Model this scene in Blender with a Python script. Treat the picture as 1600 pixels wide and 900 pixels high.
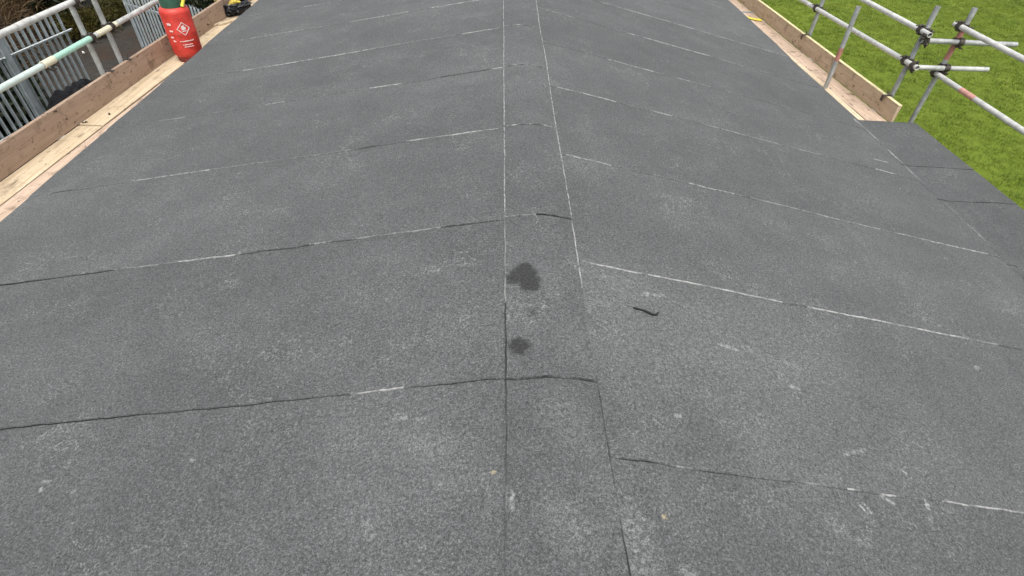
import bpy, bmesh, math, random
import numpy as np
from mathutils import Vector, Matrix, noise

scene = bpy.context.scene
for o in list(bpy.data.objects):
    bpy.data.objects.remove(o)
C = scene.collection
random.seed(7)
rng = np.random.default_rng(7)
R_ = math.radians

# ---------------------------------------------------------------- camera, sky, sun, exposure
cam_d = bpy.data.cameras.new('camera')
cam = bpy.data.objects.new('camera', cam_d)
C.objects.link(cam)
cam_d.sensor_width = 36.0
cam_d.lens = 36.0 * 844.767 / 1600.0
cam_d.clip_start = 0.05
cam_d.clip_end = 3000
pitch, yaw, roll = 0.742648, 0.049367, -0.052773
fw = Vector((math.sin(yaw) * math.cos(pitch), math.cos(yaw) * math.cos(pitch), -math.sin(pitch)))
ri = Vector((math.cos(yaw), -math.sin(yaw), 0))
dn = fw.cross(ri)
r2 = math.cos(roll) * ri + math.sin(roll) * dn
d2 = -math.sin(roll) * ri + math.cos(roll) * dn
m = Matrix.Identity(4)
for i in range(3):
    m[i][0], m[i][1], m[i][2] = r2[i], -d2[i], -fw[i]
m[0][3], m[1][3], m[2][3] = -0.20897, 0.0, 1.46
cam.matrix_world = m
scene.camera = cam

SUN_EL, SUN_AZ = 66.0, 175.0            # degrees; azimuth measured from +Y towards +X
world = bpy.data.worlds.new('World')
scene.world = world
world.use_nodes = True
wn, wl = world.node_tree.nodes, world.node_tree.links
bg = wn['Background']
sky = wn.new('ShaderNodeTexSky')
sky.sky_type = 'NISHITA'
sky.sun_disc = False
sky.sun_elevation = R_(SUN_EL)
sky.sun_rotation = R_(SUN_AZ)
sky.dust_density = 4.0
sky.air_density = 1.0
hs = wn.new('ShaderNodeHueSaturation')   # overcast: grey out the blue
hs.inputs['Saturation'].default_value = 0.22
wl.new(sky.outputs[0], hs.inputs['Color'])
wl.new(hs.outputs[0], bg.inputs['Color'])
bg.inputs['Strength'].default_value = 0.15

sun_d = bpy.data.lights.new('sun', 'SUN')
sun_d.energy = 1.5
sun_d.angle = R_(40)
sun_d.color = (1.0, 0.965, 0.91)
sun = bpy.data.objects.new('sun', sun_d)
C.objects.link(sun)
sd = Vector((math.sin(R_(SUN_AZ)) * math.cos(R_(SUN_EL)), math.cos(R_(SUN_AZ)) * math.cos(R_(SUN_EL)), math.sin(R_(SUN_EL))))
sun.rotation_euler = (-sd).to_track_quat('-Z', 'Y').to_euler()
sun.location = (6, 10, 30)

scene.view_settings.view_transform = 'Standard'
scene.view_settings.look = 'None'
scene.view_settings.exposure = 0.75
scene.view_settings.gamma = 1.0
scene.view_settings.use_curve_mapping = False
scene.render.engine = 'CYCLES'

GZ = -3.9            # ground level; the ridge of the roof is z = 0

# ---------------------------------------------------------------- node helpers
class NT:
    def __init__(s, mat):
        mat.use_nodes = True
        s.t = mat.node_tree
        s.n, s.l = s.t.nodes, s.t.links
        s.bsdf = s.n['Principled BSDF']
    def new(s, typ, **kw):
        nd = s.n.new(typ)
        for k, v in kw.items():
            setattr(nd, k, v)
        return nd
    def put(s, sock, v):
        if isinstance(v, bpy.types.NodeSocket):
            s.l.new(v, sock)
        else:
            sock.default_value = v
    def math(s, op, a, b=0.0, c=None, clamp=False):
        nd = s.new('ShaderNodeMath', operation=op, use_clamp=clamp)
        s.put(nd.inputs[0], a); s.put(nd.inputs[1], b)
        if c is not None: s.put(nd.inputs[2], c)
        return nd.outputs[0]
    def vmath(s, op, a, b=None, scale=None):
        nd = s.new('ShaderNodeVectorMath', operation=op)
        s.put(nd.inputs[0], a)
        if b is not None: s.put(nd.inputs[1], b)
        if scale is not None: s.put(nd.inputs['Scale'], scale)
        return nd.outputs['Value'] if op in ('DOT_PRODUCT', 'LENGTH') else nd.outputs[0]
    def obj(s):
        return s.new('ShaderNodeTexCoord').outputs['Object']
    def pos(s):
        return s.new('ShaderNodeNewGeometry').outputs['Position']
    def map(s, v, scale=(1, 1, 1), loc=(0, 0, 0)):
        nd = s.new('ShaderNodeMapping')
        s.l.new(v, nd.inputs[0]); nd.inputs['Scale'].default_value = scale; nd.inputs['Location'].default_value = loc
        return nd.outputs[0]
    def noise(s, v, scale, detail=2.0, rough=0.5, dist=0.0, col=False):
        nd = s.new('ShaderNodeTexNoise')
        s.l.new(v, nd.inputs['Vector'])
        nd.inputs['Scale'].default_value = scale
        nd.inputs['Detail'].default_value = detail
        nd.inputs['Roughness'].default_value = rough
        nd.inputs['Distortion'].default_value = dist
        return nd.outputs['Color' if col else 'Fac']
    def ramp(s, f, stops, interp='LINEAR'):
        nd = s.new('ShaderNodeValToRGB')
        s.put(nd.inputs[0], f)
        cr = nd.color_ramp; cr.interpolation = interp
        while len(cr.elements) < len(stops): cr.elements.new(0.5)
        for e, (p, c) in zip(cr.elements, stops):
            e.position = p
            e.color = (c, c, c, 1) if isinstance(c, (int, float)) else (*c, 1)
        return nd.outputs[0]
    def mix(s, f, a, b, blend='MIX'):
        nd = s.new('ShaderNodeMix', data_type='RGBA', blend_type=blend)
        s.put(nd.inputs[0], f)
        for sk, v in ((nd.inputs[6], a), (nd.inputs[7], b)):
            s.put(sk, (*v, 1) if isinstance(v, tuple) and len(v) == 3 else v)
        return nd.outputs[2]
    def bump(s, h, strength, dist):
        nd = s.new('ShaderNodeBump')
        s.l.new(h, nd.inputs['Height'])
        nd.inputs['Strength'].default_value = strength
        nd.inputs['Distance'].default_value = dist
        s.l.new(nd.outputs[0], s.bsdf.inputs['Normal'])
    def base(s, c):
        s.put(s.bsdf.inputs['Base Color'], (*c, 1) if isinstance(c, tuple) else c)
    def rough(s, r): s.put(s.bsdf.inputs['Roughness'], r)
    def metal(s, r): s.put(s.bsdf.inputs['Metallic'], r)
    def spec(s, r): s.put(s.bsdf.inputs['Specular IOR Level'], r)

def newmat(name):
    mt = bpy.data.materials.new(name)
    return mt, NT(mt)

# a mark shaped like a short stroke: distance to a segment, ragged by noise
def stroke_group():
    g = bpy.data.node_groups.new('stroke', 'ShaderNodeTree')
    I = g.interface
    I.new_socket('P', in_out='INPUT', socket_type='NodeSocketVector')
    I.new_socket('A', in_out='INPUT', socket_type='NodeSocketVector')
    I.new_socket('AB', in_out='INPUT', socket_type='NodeSocketVector')
    I.new_socket('Inv', in_out='INPUT', socket_type='NodeSocketFloat')
    I.new_socket('W', in_out='INPUT', socket_type='NodeSocketFloat')
    I.new_socket('S', in_out='INPUT', socket_type='NodeSocketFloat')
    I.new_socket('Prev', in_out='INPUT', socket_type='NodeSocketFloat')
    I.new_socket('F', in_out='OUTPUT', socket_type='NodeSocketFloat')
    gi = g.nodes.new('NodeGroupInput'); go = g.nodes.new('NodeGroupOutput')
    def vm(op, a, b=None):
        nd = g.nodes.new('ShaderNodeVectorMath'); nd.operation = op
        g.links.new(a, nd.inputs[0])
        if b is not None: g.links.new(b, nd.inputs[1])
        return nd
    def mm(op, a, b=None, clamp=False):
        nd = g.nodes.new('ShaderNodeMath'); nd.operation = op; nd.use_clamp = clamp
        for k, v in enumerate((a, b)):
            if v is None: continue
            if isinstance(v, float): nd.inputs[k].default_value = v
            else: g.links.new(v, nd.inputs[k])
        return nd.outputs[0]
    pa = vm('SUBTRACT', gi.outputs['P'], gi.outputs['A']).outputs[0]
    t = mm('MULTIPLY', vm('DOT_PRODUCT', pa, gi.outputs['AB']).outputs['Value'], gi.outputs['Inv'], True)
    sc = g.nodes.new('ShaderNodeVectorMath'); sc.operation = 'SCALE'
    g.links.new(gi.outputs['AB'], sc.inputs[0]); g.links.new(t, sc.inputs['Scale'])
    d = vm('LENGTH', vm('SUBTRACT', pa, sc.outputs[0]).outputs[0]).outputs['Value']
    f = mm('SUBTRACT', 1.0, mm('DIVIDE', d, gi.outputs['W']), True)
    f = mm('MULTIPLY', mm('MULTIPLY', f, 1.5, True), gi.outputs['S'])
    g.links.new(mm('MAXIMUM', f, gi.outputs['Prev']), go.inputs[0])
    return g
STROKE = stroke_group()

def strokes(T, P, marks):
    out = 0.0
    for (ax, ay, bx_, by_, w, s) in marks:
        if w >= 0.03 and s < 0.9: s *= 0.75; w *= 1.4
        nd = T.new('ShaderNodeGroup'); nd.node_tree = STROKE
        ab = (bx_ - ax, by_ - ay, 0.0)
        T.l.new(P, nd.inputs['P'])
        nd.inputs['A'].default_value = (ax, ay, 0); nd.inputs['AB'].default_value = ab
        nd.inputs['Inv'].default_value = 1.0 / max(1e-6, ab[0] ** 2 + ab[1] ** 2)
        nd.inputs['W'].default_value = w; nd.inputs['S'].default_value = s
        T.put(nd.inputs['Prev'], out)
        out = nd.outputs[0]
    return out

def felt_material(name, light=(), dark=(), tint=(), shade=1.0):
    mt, T = newmat(name)
    P = T.obj()
    # mineral granules: fine speckle at two sizes plus broad dusty patches
    g1 = T.noise(P, 240, 3.0, 0.7)
    g2 = T.noise(P, 110, 3.0, 0.65)
    g3 = T.noise(P, 420, 1.0, 0.5)
    sp = T.math('ADD', T.math('MULTIPLY', g1, 0.54), T.math('ADD', T.math('MULTIPLY', g2, 0.34), T.math('MULTIPLY', g3, 0.12)))
    spk = T.ramp(sp, [(0.36, 0.24), (0.46, 0.67), (0.53, 1.07), (0.59, 1.65), (0.67, 2.8)])
    big = T.noise(P, 1.1, 4.0, 0.6)
    med = T.noise(P, 5.0, 4.0, 0.6)
    dust = T.ramp(T.math('ADD', T.math('MULTIPLY', big, 0.6), T.math('MULTIPLY', med, 0.4)), [(0.32, 0.84), (0.50, 1.0), (0.66, 1.22)])
    col = T.mix(1.0, (0.0845 * shade, 0.0875 * shade, 0.0880 * shade), spk, 'MULTIPLY')
    col = T.mix(1.0, col, dust, 'MULTIPLY')
    # every roll has a slightly different tone
    info = T.new('ShaderNodeObjectInfo')
    tone = T.math('ADD', 0.945, T.math('MULTIPLY', info.outputs['Random'], 0.11))
    tn = T.new('ShaderNodeCombineColor')
    for k_ in range(3): T.l.new(tone, tn.inputs[k_])
    col = T.mix(1.0, col, tn.outputs[0], 'MULTIPLY')
    # wispy pale scuffs: thin crooked lines gathered in loose patches
    F0 = T.map(P, (1, 1, 0))
    wis = None
    for sc_, seed_, wd in ((5.5, 0.0, 0.016), (11.0, 4.3, 0.022)):
        nn_ = T.noise(T.map(P, (1, 1, 0), (seed_, seed_ * 2, 0)), sc_, 5.0, 0.62, 1.2)
        ln = T.ramp(T.math('ABSOLUTE', T.math('SUBTRACT', nn_, 0.5)), [(0.0, 1.0), (wd, 0.0)])
        pt = T.ramp(T.noise(T.map(P, (1, 1, 0), (seed_ + 7, 3, 0)), 2.6, 3.0, 0.6), [(0.53, 0.0), (0.66, 1.0)])
        wv = T.math('MULTIPLY', ln, pt)
        wis = wv if wis is None else T.math('MAXIMUM', wis, wv)
    wis = T.math('MULTIPLY', wis, T.ramp(g2, [(0.44, 0.0), (0.60, 1.0)]))
    col = T.mix(T.math('MULTIPLY', wis, 0.55), col, (0.34, 0.34, 0.33))
    flat = T.map(P, (1, 1, 0))
    wob = T.vmath('SUBTRACT', T.noise(flat, 40, 4.0, 0.7, col=True), (0.5, 0.5, 0.5))
    wob = T.map(T.vmath('SCALE', wob, scale=0.05), (1, 1, 0))
    PW = T.vmath('ADD', flat, wob)
    if light:
        lf = strokes(T, PW, [m_ for m_ in light if m_[4] > 0.012])
        crisp = strokes(T, T.vmath('ADD', flat, T.vmath('SCALE', wob, scale=0.6)), [m_ for m_ in light if m_[4] <= 0.012])
        brk = T.noise(T.map(P, (1, 1, 0), (3, 9, 0)), 55, 6.0, 0.85)
        lf = T.math('MULTIPLY', lf, T.ramp(brk, [(0.47, 0.0), (0.60, 1.0)]))
        lf = T.math('MULTIPLY', lf, T.ramp(g1, [(0.36, 0.3), (0.55, 1.0)]))
        crisp = T.math('MULTIPLY', crisp, T.ramp(brk, [(0.45, 0.05), (0.60, 0.85)])) if not isinstance(crisp, float) else 0.0
        lf = T.math('MAXIMUM', lf, crisp)
        col = T.mix(lf, col, (0.48, 0.485, 0.475))
    if tint:
        tf = strokes(T, PW, tint)
        col = T.mix(tf, col, (0.40, 0.33, 0.19))
    rgh = 0.78
    if dark:
        wob2 = T.vmath('SUBTRACT', T.noise(flat, 30, 5.0, 0.75, col=True), (0.5, 0.5, 0.5))
        PD = T.vmath('ADD', flat, T.map(T.vmath('SCALE', wob2, scale=0.085), (1, 1, 0)))
        df = strokes(T, PD, dark)
        df = T.math('MULTIPLY', T.ramp(T.math('ADD', df, T.math('MULTIPLY', T.math('SUBTRACT', g2, 0.5), 0.9)), [(0.12, 0.0), (0.62, 1.0)]), T.ramp(g1, [(0.40, 1.0), (0.64, 0.66)]))
        col = T.mix(T.math('MULTIPLY', df, 0.96), col, (0.013, 0.013, 0.013))
    # exposed lap edges: coloured pale (+) or black (-), stored on the faces of the lap
    at = T.new('ShaderNodeAttribute'); at.attribute_name = 'lap'
    e = at.outputs['Fac']
    br = T.ramp(T.noise(P, 38, 4.0, 0.7), [(0.36, 0.15), (0.56, 1.0)])
    col = T.mix(T.math('MULTIPLY', T.math('MULTIPLY', e, br), 1.0, clamp=True), col, (0.345, 0.345, 0.335))
    neg = T.math('MULTIPLY', e, -1.0, clamp=True)
    col = T.mix(T.math('MULTIPLY', neg, 0.92), col, (0.010, 0.010, 0.010))
    T.base(col)
    T.rough(rgh); T.spec(0.35)
    hgt = T.math('ADD', T.math('MULTIPLY', g1, 0.8), T.math('MULTIPLY', g3, 0.4))
    T.bump(hgt, 0.8, 0.004)
    return mt

def timber(name, light, darkc, mud=0.35, grain=1.0, mudcol=(0.09, 0.06, 0.04)):
    mt, T = newmat(name)
    P = T.obj()
    info = T.new('ShaderNodeObjectInfo')
    off = T.vmath('SCALE', (1.0, 1.0, 1.0), scale=1.0)
    off = T.new('ShaderNodeCombineXYZ')
    T.l.new(T.math('MULTIPLY', info.outputs['Random'], 37.0), off.inputs[1])
    P2 = T.vmath('ADD', P, off.outputs[0])
    gr = T.noise(T.map(P2, (38, 1.3, 38)), 1.0, 5.0, 0.65, 0.4)
    fine = T.noise(T.map(P2, (140, 6, 140)), 1.0, 3.0, 0.6)
    col = T.mix(T.ramp(gr, [(0.30, 0.0), (0.68, 1.0)]), darkc, light)
    col = T.mix(T.math('MULTIPLY', T.ramp(fine, [(0.45, 0.0), (0.75, 1.0)]), 0.25 * grain), col, tuple(0.45 * c for c in darkc))
    bl = T.noise(P2, 6.0, 5.0, 0.65)
    col = T.mix(T.math('MULTIPLY', T.ramp(bl, [(0.55, 0.0), (0.72, 1.0)]), mud), col, mudcol)
    sm = T.noise(T.map(P2, (26, 14, 26)), 1.0, 3.0, 0.7)
    col = T.mix(T.math('MULTIPLY', T.ramp(sm, [(0.61, 0.0), (0.70, 1.0)]), min(1.0, mud * 1.6)), col, tuple(0.7 * c for c in mudcol))
    vo = T.new('ShaderNodeTexVoronoi'); vo.feature = 'F1'
    T.l.new(T.map(P2, (11, 2.3, 11)), vo.inputs['Vector']); vo.inputs['Scale'].default_value = 1.0
    kn = T.ramp(vo.outputs['Distance'], [(0.07, 1.0), (0.15, 0.0)])
    col = T.mix(T.math('MULTIPLY', kn, 0.7), col, tuple(0.3 * c for c in darkc))
    T.base(col); T.rough(0.8); T.spec(0.25)
    T.bump(T.math('ADD', gr, T.math('MULTIPLY', fine, 0.6)), 0.5, 0.004)
    return mt

def steel(name, col, rough=0.45, metal=0.6, var=0.25, rust=0.0, scale=7.0):
    mt, T = newmat(name)
    P = T.obj()
    n = T.noise(P, scale, 5.0, 0.65)
    f = T.noise(P, scale * 14, 2.0, 0.5)
    k = T.ramp(T.math('ADD', T.math('MULTIPLY', n, 0.7), T.math('MULTIPLY', f, 0.3)), [(0.32, 1.0 - var), (0.66, 1.0 + var * 0.6)])
    c = T.mix(1.0, col, k, 'MULTIPLY')
    if rust:
        rn = T.noise(P, scale * 2.3, 5.0, 0.7)
        c = T.mix(T.math('MULTIPLY', T.ramp(rn, [(0.55, 0.0), (0.70, 1.0)]), rust), c, (0.12, 0.055, 0.028))
    T.base(c); T.metal(metal)
    T.rough(T.ramp(n, [(0.3, max(0.05, rough - 0.12)), (0.7, min(1.0, rough + 0.15))]))
    T.bump(f, 0.15, 0.002)
    return mt

def plain(name, col, rough=0.6, var=0.2, scale=8.0, metal=0.0, bump=0.2, spec=0.4):
    mt, T = newmat(name)
    P = T.obj()
    n = T.noise(P, scale, 5.0, 0.65)
    c = T.mix(1.0, col, T.ramp(n, [(0.3, 1.0 - var), (0.7, 1.0 + var)]), 'MULTIPLY')
    T.base(c); T.rough(rough); T.metal(metal); T.spec(spec)
    T.bump(T.noise(P, scale * 6, 3.0), bump, 0.003)
    return mt

def leafmat(name, a, b, scale=0.9, dry=None, trans=True):
    mt, T = newmat(name)
    P = T.pos()
    geo = T.new('ShaderNodeNewGeometry')
    rnd = geo.outputs['Random Per Island']
    n = T.noise(P, scale, 4.0, 0.6)
    f = T.math('ADD', T.math('MULTIPLY', T.ramp(n, [(0.35, 0.0), (0.65, 1.0)]), 0.6), T.math('MULTIPLY', rnd, 0.4))
    c = T.mix(f, a, b)
    if dry:
        c = T.mix(T.ramp(rnd, [(0.86, 0.0), (0.92, 1.0)]), c, dry)
    T.base(c); T.rough(0.6); T.spec(0.3)
    if trans:
        T.put(T.bsdf.inputs['Subsurface Weight'], 0.0)
        tr = T.new('ShaderNodeBsdfTranslucent'); T.l.new(c, tr.inputs[0])
        mx = T.new('ShaderNodeMixShader'); mx.inputs[0].default_value = 0.35
        T.l.new(T.bsdf.outputs[0], mx.inputs[1]); T.l.new(tr.outputs[0], mx.inputs[2])
        T.l.new(mx.outputs[0], T.n['Material Output'].inputs[0])
    return mt

# ---------------------------------------------------------------- mesh helpers
def tag(o, label=None, cat=None, group=None, kind=None):
    if label: o['label'] = label
    if cat: o['category'] = cat
    if group: o['group'] = group
    if kind: o['kind'] = kind
    return o

def thing(name, loc, label, cat, group=None):
    o = bpy.data.objects.new(name, None)
    o.empty_display_size = 0.2
    C.objects.link(o); o.location = loc
    return tag(o, label, cat, group)

def root_loc(p):
    while p is not None and p.parent is not None:
        p = p.parent
    return Vector(p.location) if p is not None else Vector((0, 0, 0))

class MB:
    def __init__(s): s.v, s.f = [], []
    def add(s, vs, fs):
        k = len(s.v)
        s.v += [tuple(v) for v in vs]
        s.f += [tuple(i + k for i in f) for f in fs]
        return s
    def box(s, lo, hi):
        x0, y0, z0 = lo; x1, y1, z1 = hi
        return s.add([(x0, y0, z0), (x1, y0, z0), (x1, y1, z0), (x0, y1, z0), (x0, y0, z1), (x1, y0, z1), (x1, y1, z1), (x0, y1, z1)],
                     [(0, 3, 2, 1), (4, 5, 6, 7), (0, 1, 5, 4), (1, 2, 6, 5), (2, 3, 7, 6), (3, 0, 4, 7)])
    def obox(s, c, ax, ay, az):      # oriented box: centre and three half-axis vectors
        c, ax, ay, az = map(Vector, (c, ax, ay, az))
        vs = [c + i * ax + j * ay + k * az for k in (-1, 1) for (i, j) in ((-1, -1), (1, -1), (1, 1), (-1, 1))]
        return s.add(vs, [(0, 3, 2, 1), (4, 5, 6, 7), (0, 1, 5, 4), (1, 2, 6, 5), (2, 3, 7, 6), (3, 0, 4, 7)])
    def tube(s, a, b, r, n=14, hollow=True, r2=None, wall=0.004):
        a, b = Vector(a), Vector(b)
        d = (b - a).normalized()
        u = d.orthogonal().normalized(); w = d.cross(u)
        r2 = r if r2 is None else r2
        ring = lambda c, q: [c + q * (math.cos(2 * math.pi * i / n) * u + math.sin(2 * math.pi * i / n) * w) for i in range(n)]
        if hollow:
            dp = min(0.12, (b - a).length * 0.3)
            rings = [ring(a + d * dp, r - wall), ring(a, r - wall), ring(a, r), ring(b, r2), ring(b, r2 - wall), ring(b - d * dp, r2 - wall)]
        else:
            ch = min(r, r2) * 0.12
            rings = [ring(a, r - ch), ring(a + d * ch, r), ring(b - d * ch, r2), ring(b, r2 - ch)]
        vs = [p for q in rings for p in q]
        fs = []
        for k in range(len(rings) - 1):
            for i in range(n):
                j = (i + 1) % n
                fs.append((k * n + i, k * n + j, (k + 1) * n + j, (k + 1) * n + i))
        fs.append(tuple(range(n - 1, -1, -1))); fs.append(tuple((len(rings) - 1) * n + i for i in range(n)))
        return s.add(vs, fs)
    def path(s, pts, r, n=8):
        pts = [Vector(p) for p in pts]
        rings = []
        u = None
        for i, p in enumerate(pts):
            d = (pts[min(i + 1, len(pts) - 1)] - pts[max(i - 1, 0)]).normalized()
            u = d.orthogonal().normalized() if u is None else (u - d * u.dot(d)).normalized()
            w = d.cross(u)
            rr = r[i] if isinstance(r, (list, tuple)) else r
            rings.append([p + rr * (math.cos(2 * math.pi * k / n) * u + math.sin(2 * math.pi * k / n) * w) for k in range(n)])
        vs = [q for g in rings for q in g]; fs = []
        for k in range(len(rings) - 1):
            for i in range(n):
                j = (i + 1) % n
                fs.append((k * n + i, k * n + j, (k + 1) * n + j, (k + 1) * n + i))
        fs.append(tuple(range(n - 1, -1, -1))); fs.append(tuple((len(rings) - 1) * n + i for i in range(n)))
        return s.add(vs, fs)
    def lathe(s, prof, c=(0, 0), n=40):
        vs, fs = [], []
        for (r, z) in prof:
            for i in range(n):
                a = 2 * math.pi * i / n
                vs.append((c[0] + r * math.cos(a), c[1] + r * math.sin(a), z))
        for k in range(len(prof) - 1):
            for i in range(n):
                j = (i + 1) % n
                fs.append((k * n + i, k * n + j, (k + 1) * n + j, (k + 1) * n + i))
        return s.add(vs, fs)
    def mesh(s, name, mat, off=Vector((0, 0, 0)), smooth=None):
        me = bpy.data.meshes.new(name)
        me.from_pydata([(v[0] - off[0], v[1] - off[1], v[2] - off[2]) for v in s.v], [], s.f)
        me.validate(); me.update()
        if mat: me.materials.append(mat)
        if smooth is not None:
            for p in me.polygons: p.use_smooth = True
            me.set_sharp_from_angle(angle=R_(smooth))
        return me
    def build(s, name, mat, parent=None, smooth=None, loc=None):
        off = root_loc(parent) if parent is not None else (Vector(loc) if loc is not None else Vector((0, 0, 0)))
        me = s.mesh(name, mat, off, smooth)
        o = bpy.data.objects.new(name, me)
        C.objects.link(o)
        if parent is not None: o.parent = parent
        elif loc is not None: o.location = loc
        return o

def bevel(o, w, seg=2):
    md = o.modifiers.new('bevel', 'BEVEL'); md.width = w; md.segments = seg; md.limit_method = 'ANGLE'
    return o

def nz(x, y, z=0.0, s=1.0):
    return noise.noise(Vector((x * s, y * s, z)))

# ---------------------------------------------------------------- materials
LIGHT_R = [
  (0.437,1.657,0.536,1.671,0.018,0.6), (0.623,1.611,0.699,1.618,0.05,0.3), (0.704,1.431,0.779,1.419,0.012,0.6),
  (0.649,1.359,0.671,1.300,0.03,0.35), (0.828,1.436,0.859,1.419,0.04,0.35), (0.972,1.398,1.037,1.381,0.02,0.4),
  (0.958,1.267,0.983,1.260,0.012,0.6), (2.044,1.570,2.072,1.583,0.012,0.9), (0.424,1.050,0.435,1.050,0.012,0.7),
  (1.036,0.984,1.143,1.022,0.01,0.5), (1.253,0.951,1.264,0.940,0.007,0.7), (0.995,0.801,1.010,0.777,0.007,0.9),
  (1.018,0.808,1.027,0.781,0.006,0.8), (1.105,0.840,1.136,0.825,0.012,1), (1.281,0.846,1.273,0.818,0.01,0.9),
  (1.261,0.786,1.242,0.759,0.008,0.5), (0.856,0.729,0.881,0.711,0.03,0.4), (0.930,0.677,0.971,0.677,0.02,0.4),
  (0.315,0.545,0.341,0.539,0.02,0.5), (0.197,0.645,0.199,0.560,0.06,0.4), (0.194,1.568,0.264,1.408,0.08,0.3),
  (1.05,1.45,0.45,1.50,0.34,0.20), (0.9,0.95,1.35,1.15,0.30,0.14), (1.823,3.475,1.764,3.105,0.008,0.16), (2.850,3.868,2.971,3.871,0.012,0.9), (1.713,3.517,1.716,3.276,0.008,0.14)]
LIGHT_L = [
  (-0.519,1.036,-0.487,1.037,0.018,0.6), (-0.442,1.022,-0.427,1.023,0.012,0.5), (-0.444,0.946,-0.399,0.907,0.05,0.3),
  (-0.357,0.782,-0.348,0.785,0.008,0.5), (-0.553,0.688,-0.536,0.650,0.02,0.35), (-1.722,0.917,-1.689,0.921,0.01,0.5),
  (-1.702,0.895,-1.698,0.892,0.01,0.6), (-1.572,0.872,-1.568,0.869,0.01,0.5), (-1.200,0.950,-1.191,0.949,0.009,0.6),
  (-0.337,0.900,-0.361,0.937,0.03,0.2)]
LIGHT_C = [(-0.143,0.738,-0.142,0.691,0.009,0.55), (-0.003,0.660,0.035,0.595,0.06,0.3), (0.017,1.017,0.052,0.939,0.08,0.22), (0.070,1.365,0.094,1.246,0.05,0.15)]
DARK_C = [(-0.116,1.655,-0.064,1.652,0.050,1), (-0.076,1.690,-0.056,1.606,0.056,1), (-0.115,1.286,-0.106,1.281,0.047,1), (-0.054,1.447,-0.054,1.433,0.022,0.45)]

M_FL = felt_material('felt_left', LIGHT_L, (), [(-0.197, 0.807, -0.194, 0.808, 0.008, 0.6)])
M_FR = felt_material('felt_right', LIGHT_R, (), [(0.299, 0.697, 0.301, 0.694, 0.008, 0.7)])
M_FC = felt_material('felt_cap', LIGHT_C, DARK_C)
M_FE = felt_material('felt_canopy', (), (), shade=0.86)
M_BIT = plain('bitumen', (0.007, 0.007, 0.007), 0.8, 0.3, 30)
M_DECKL = timber('board_cream', (0.64, 0.53, 0.38), (0.46, 0.35, 0.22), 0.42)
M_DECKP = timber('board_pink', (0.57, 0.44, 0.34), (0.40, 0.29, 0.21), 0.75)
M_TOEL = timber('toe_board_brown', (0.43, 0.315, 0.235), (0.32, 0.225, 0.16), 0.75)
M_TOER = timber('toe_board_tan', (0.52, 0.405, 0.29), (0.40, 0.30, 0.20), 0.6)
M_GALV = steel('galvanised_tube', (0.44, 0.45, 0.43), 0.55, 0.35, 0.38, 0.25, 11)
M_GALVD = steel('dull_tube', (0.37, 0.38, 0.38), 0.55, 0.4, 0.42, 0.35, 13)
M_PMINT = steel('pale_mint_paint', (0.60, 0.70, 0.64), 0.42, 0.1, 0.14, 0.06)
M_EDGE = plain('pale_yellow_edge', (0.66, 0.58, 0.33), 0.7, 0.2, 12)  # pale yellow colour for the strip along the toe board top
M_WHITE = steel('sky_white_tube', (0.56, 0.56, 0.53), 0.5, 0.15, 0.35, 0.22, 11)  # galvanised tube; the sky's reflection is put into the whiter colour
M_MINT = steel('mint_paint', (0.40, 0.66, 0.54), 0.4, 0.05, 0.12, 0.05)
M_CREAM = steel('cream_paint', (0.74, 0.70, 0.52), 0.45, 0.05, 0.15, 0.10)
M_RED = steel('worn_red_paint', (0.38, 0.17, 0.135), 0.6, 0.05, 0.45, 0.1, 30)
M_PINK = steel('faded_red_paint', (0.56, 0.29, 0.24), 0.6, 0.05, 0.35, 0.0, 30)
M_COUP = steel('coupler_steel', (0.070, 0.060, 0.052), 0.55, 0.5, 0.5, 0.5, 40)
M_PALE = steel('galvanised_pale', (0.36, 0.40, 0.41), 0.55, 0.45, 0.3, 0.0, 5)
M_RAIL = steel('galvanised_rail', (0.60, 0.64, 0.64), 0.45, 0.4, 0.2, 0.0, 5)
M_CYL = steel('cylinder_red', (0.53, 0.040, 0.027), 0.5, 0.0, 0.35, 0.4, 17)
M_CYLD = plain('cylinder_foot', (0.16, 0.03, 0.025), 0.6, 0.4, 20)
M_GREEN = plain('dark_green_paint', (0.030, 0.085, 0.055), 0.5, 0.3, 12)
M_YELL = plain('yellow_plastic', (0.66, 0.56, 0.06), 0.5, 0.2, 12)
M_PRINT = plain('white_print', (0.72, 0.62, 0.58), 0.6, 0.25, 60)
M_TARP = plain('black_tarpaulin', (0.006, 0.006, 0.007), 0.5, 0.3, 14, bump=0.4, spec=0.10)
M_BAG = plain('black_plastic', (0.010, 0.010, 0.012), 0.38, 0.3, 14, bump=0.4, spec=0.5)
M_MAROON = plain('maroon_cloth', (0.13, 0.022, 0.025), 0.7, 0.4, 25)
M_YSACK = plain('yellow_sack', (0.55, 0.42, 0.07), 0.6, 0.45, 18)
M_WALL = plain('wall_render', (0.42, 0.36, 0.30), 0.85, 0.15, 3)
M_FASC = plain('fascia_grey', (0.10, 0.10, 0.105), 0.5, 0.15, 5)
M_LITTER = plain('white_litter', (0.75, 0.75, 0.72), 0.6, 0.2, 10)
M_BRONZE = plain('brass_valve', (0.45, 0.33, 0.12), 0.35, 0.2, 20, metal=0.8)

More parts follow.
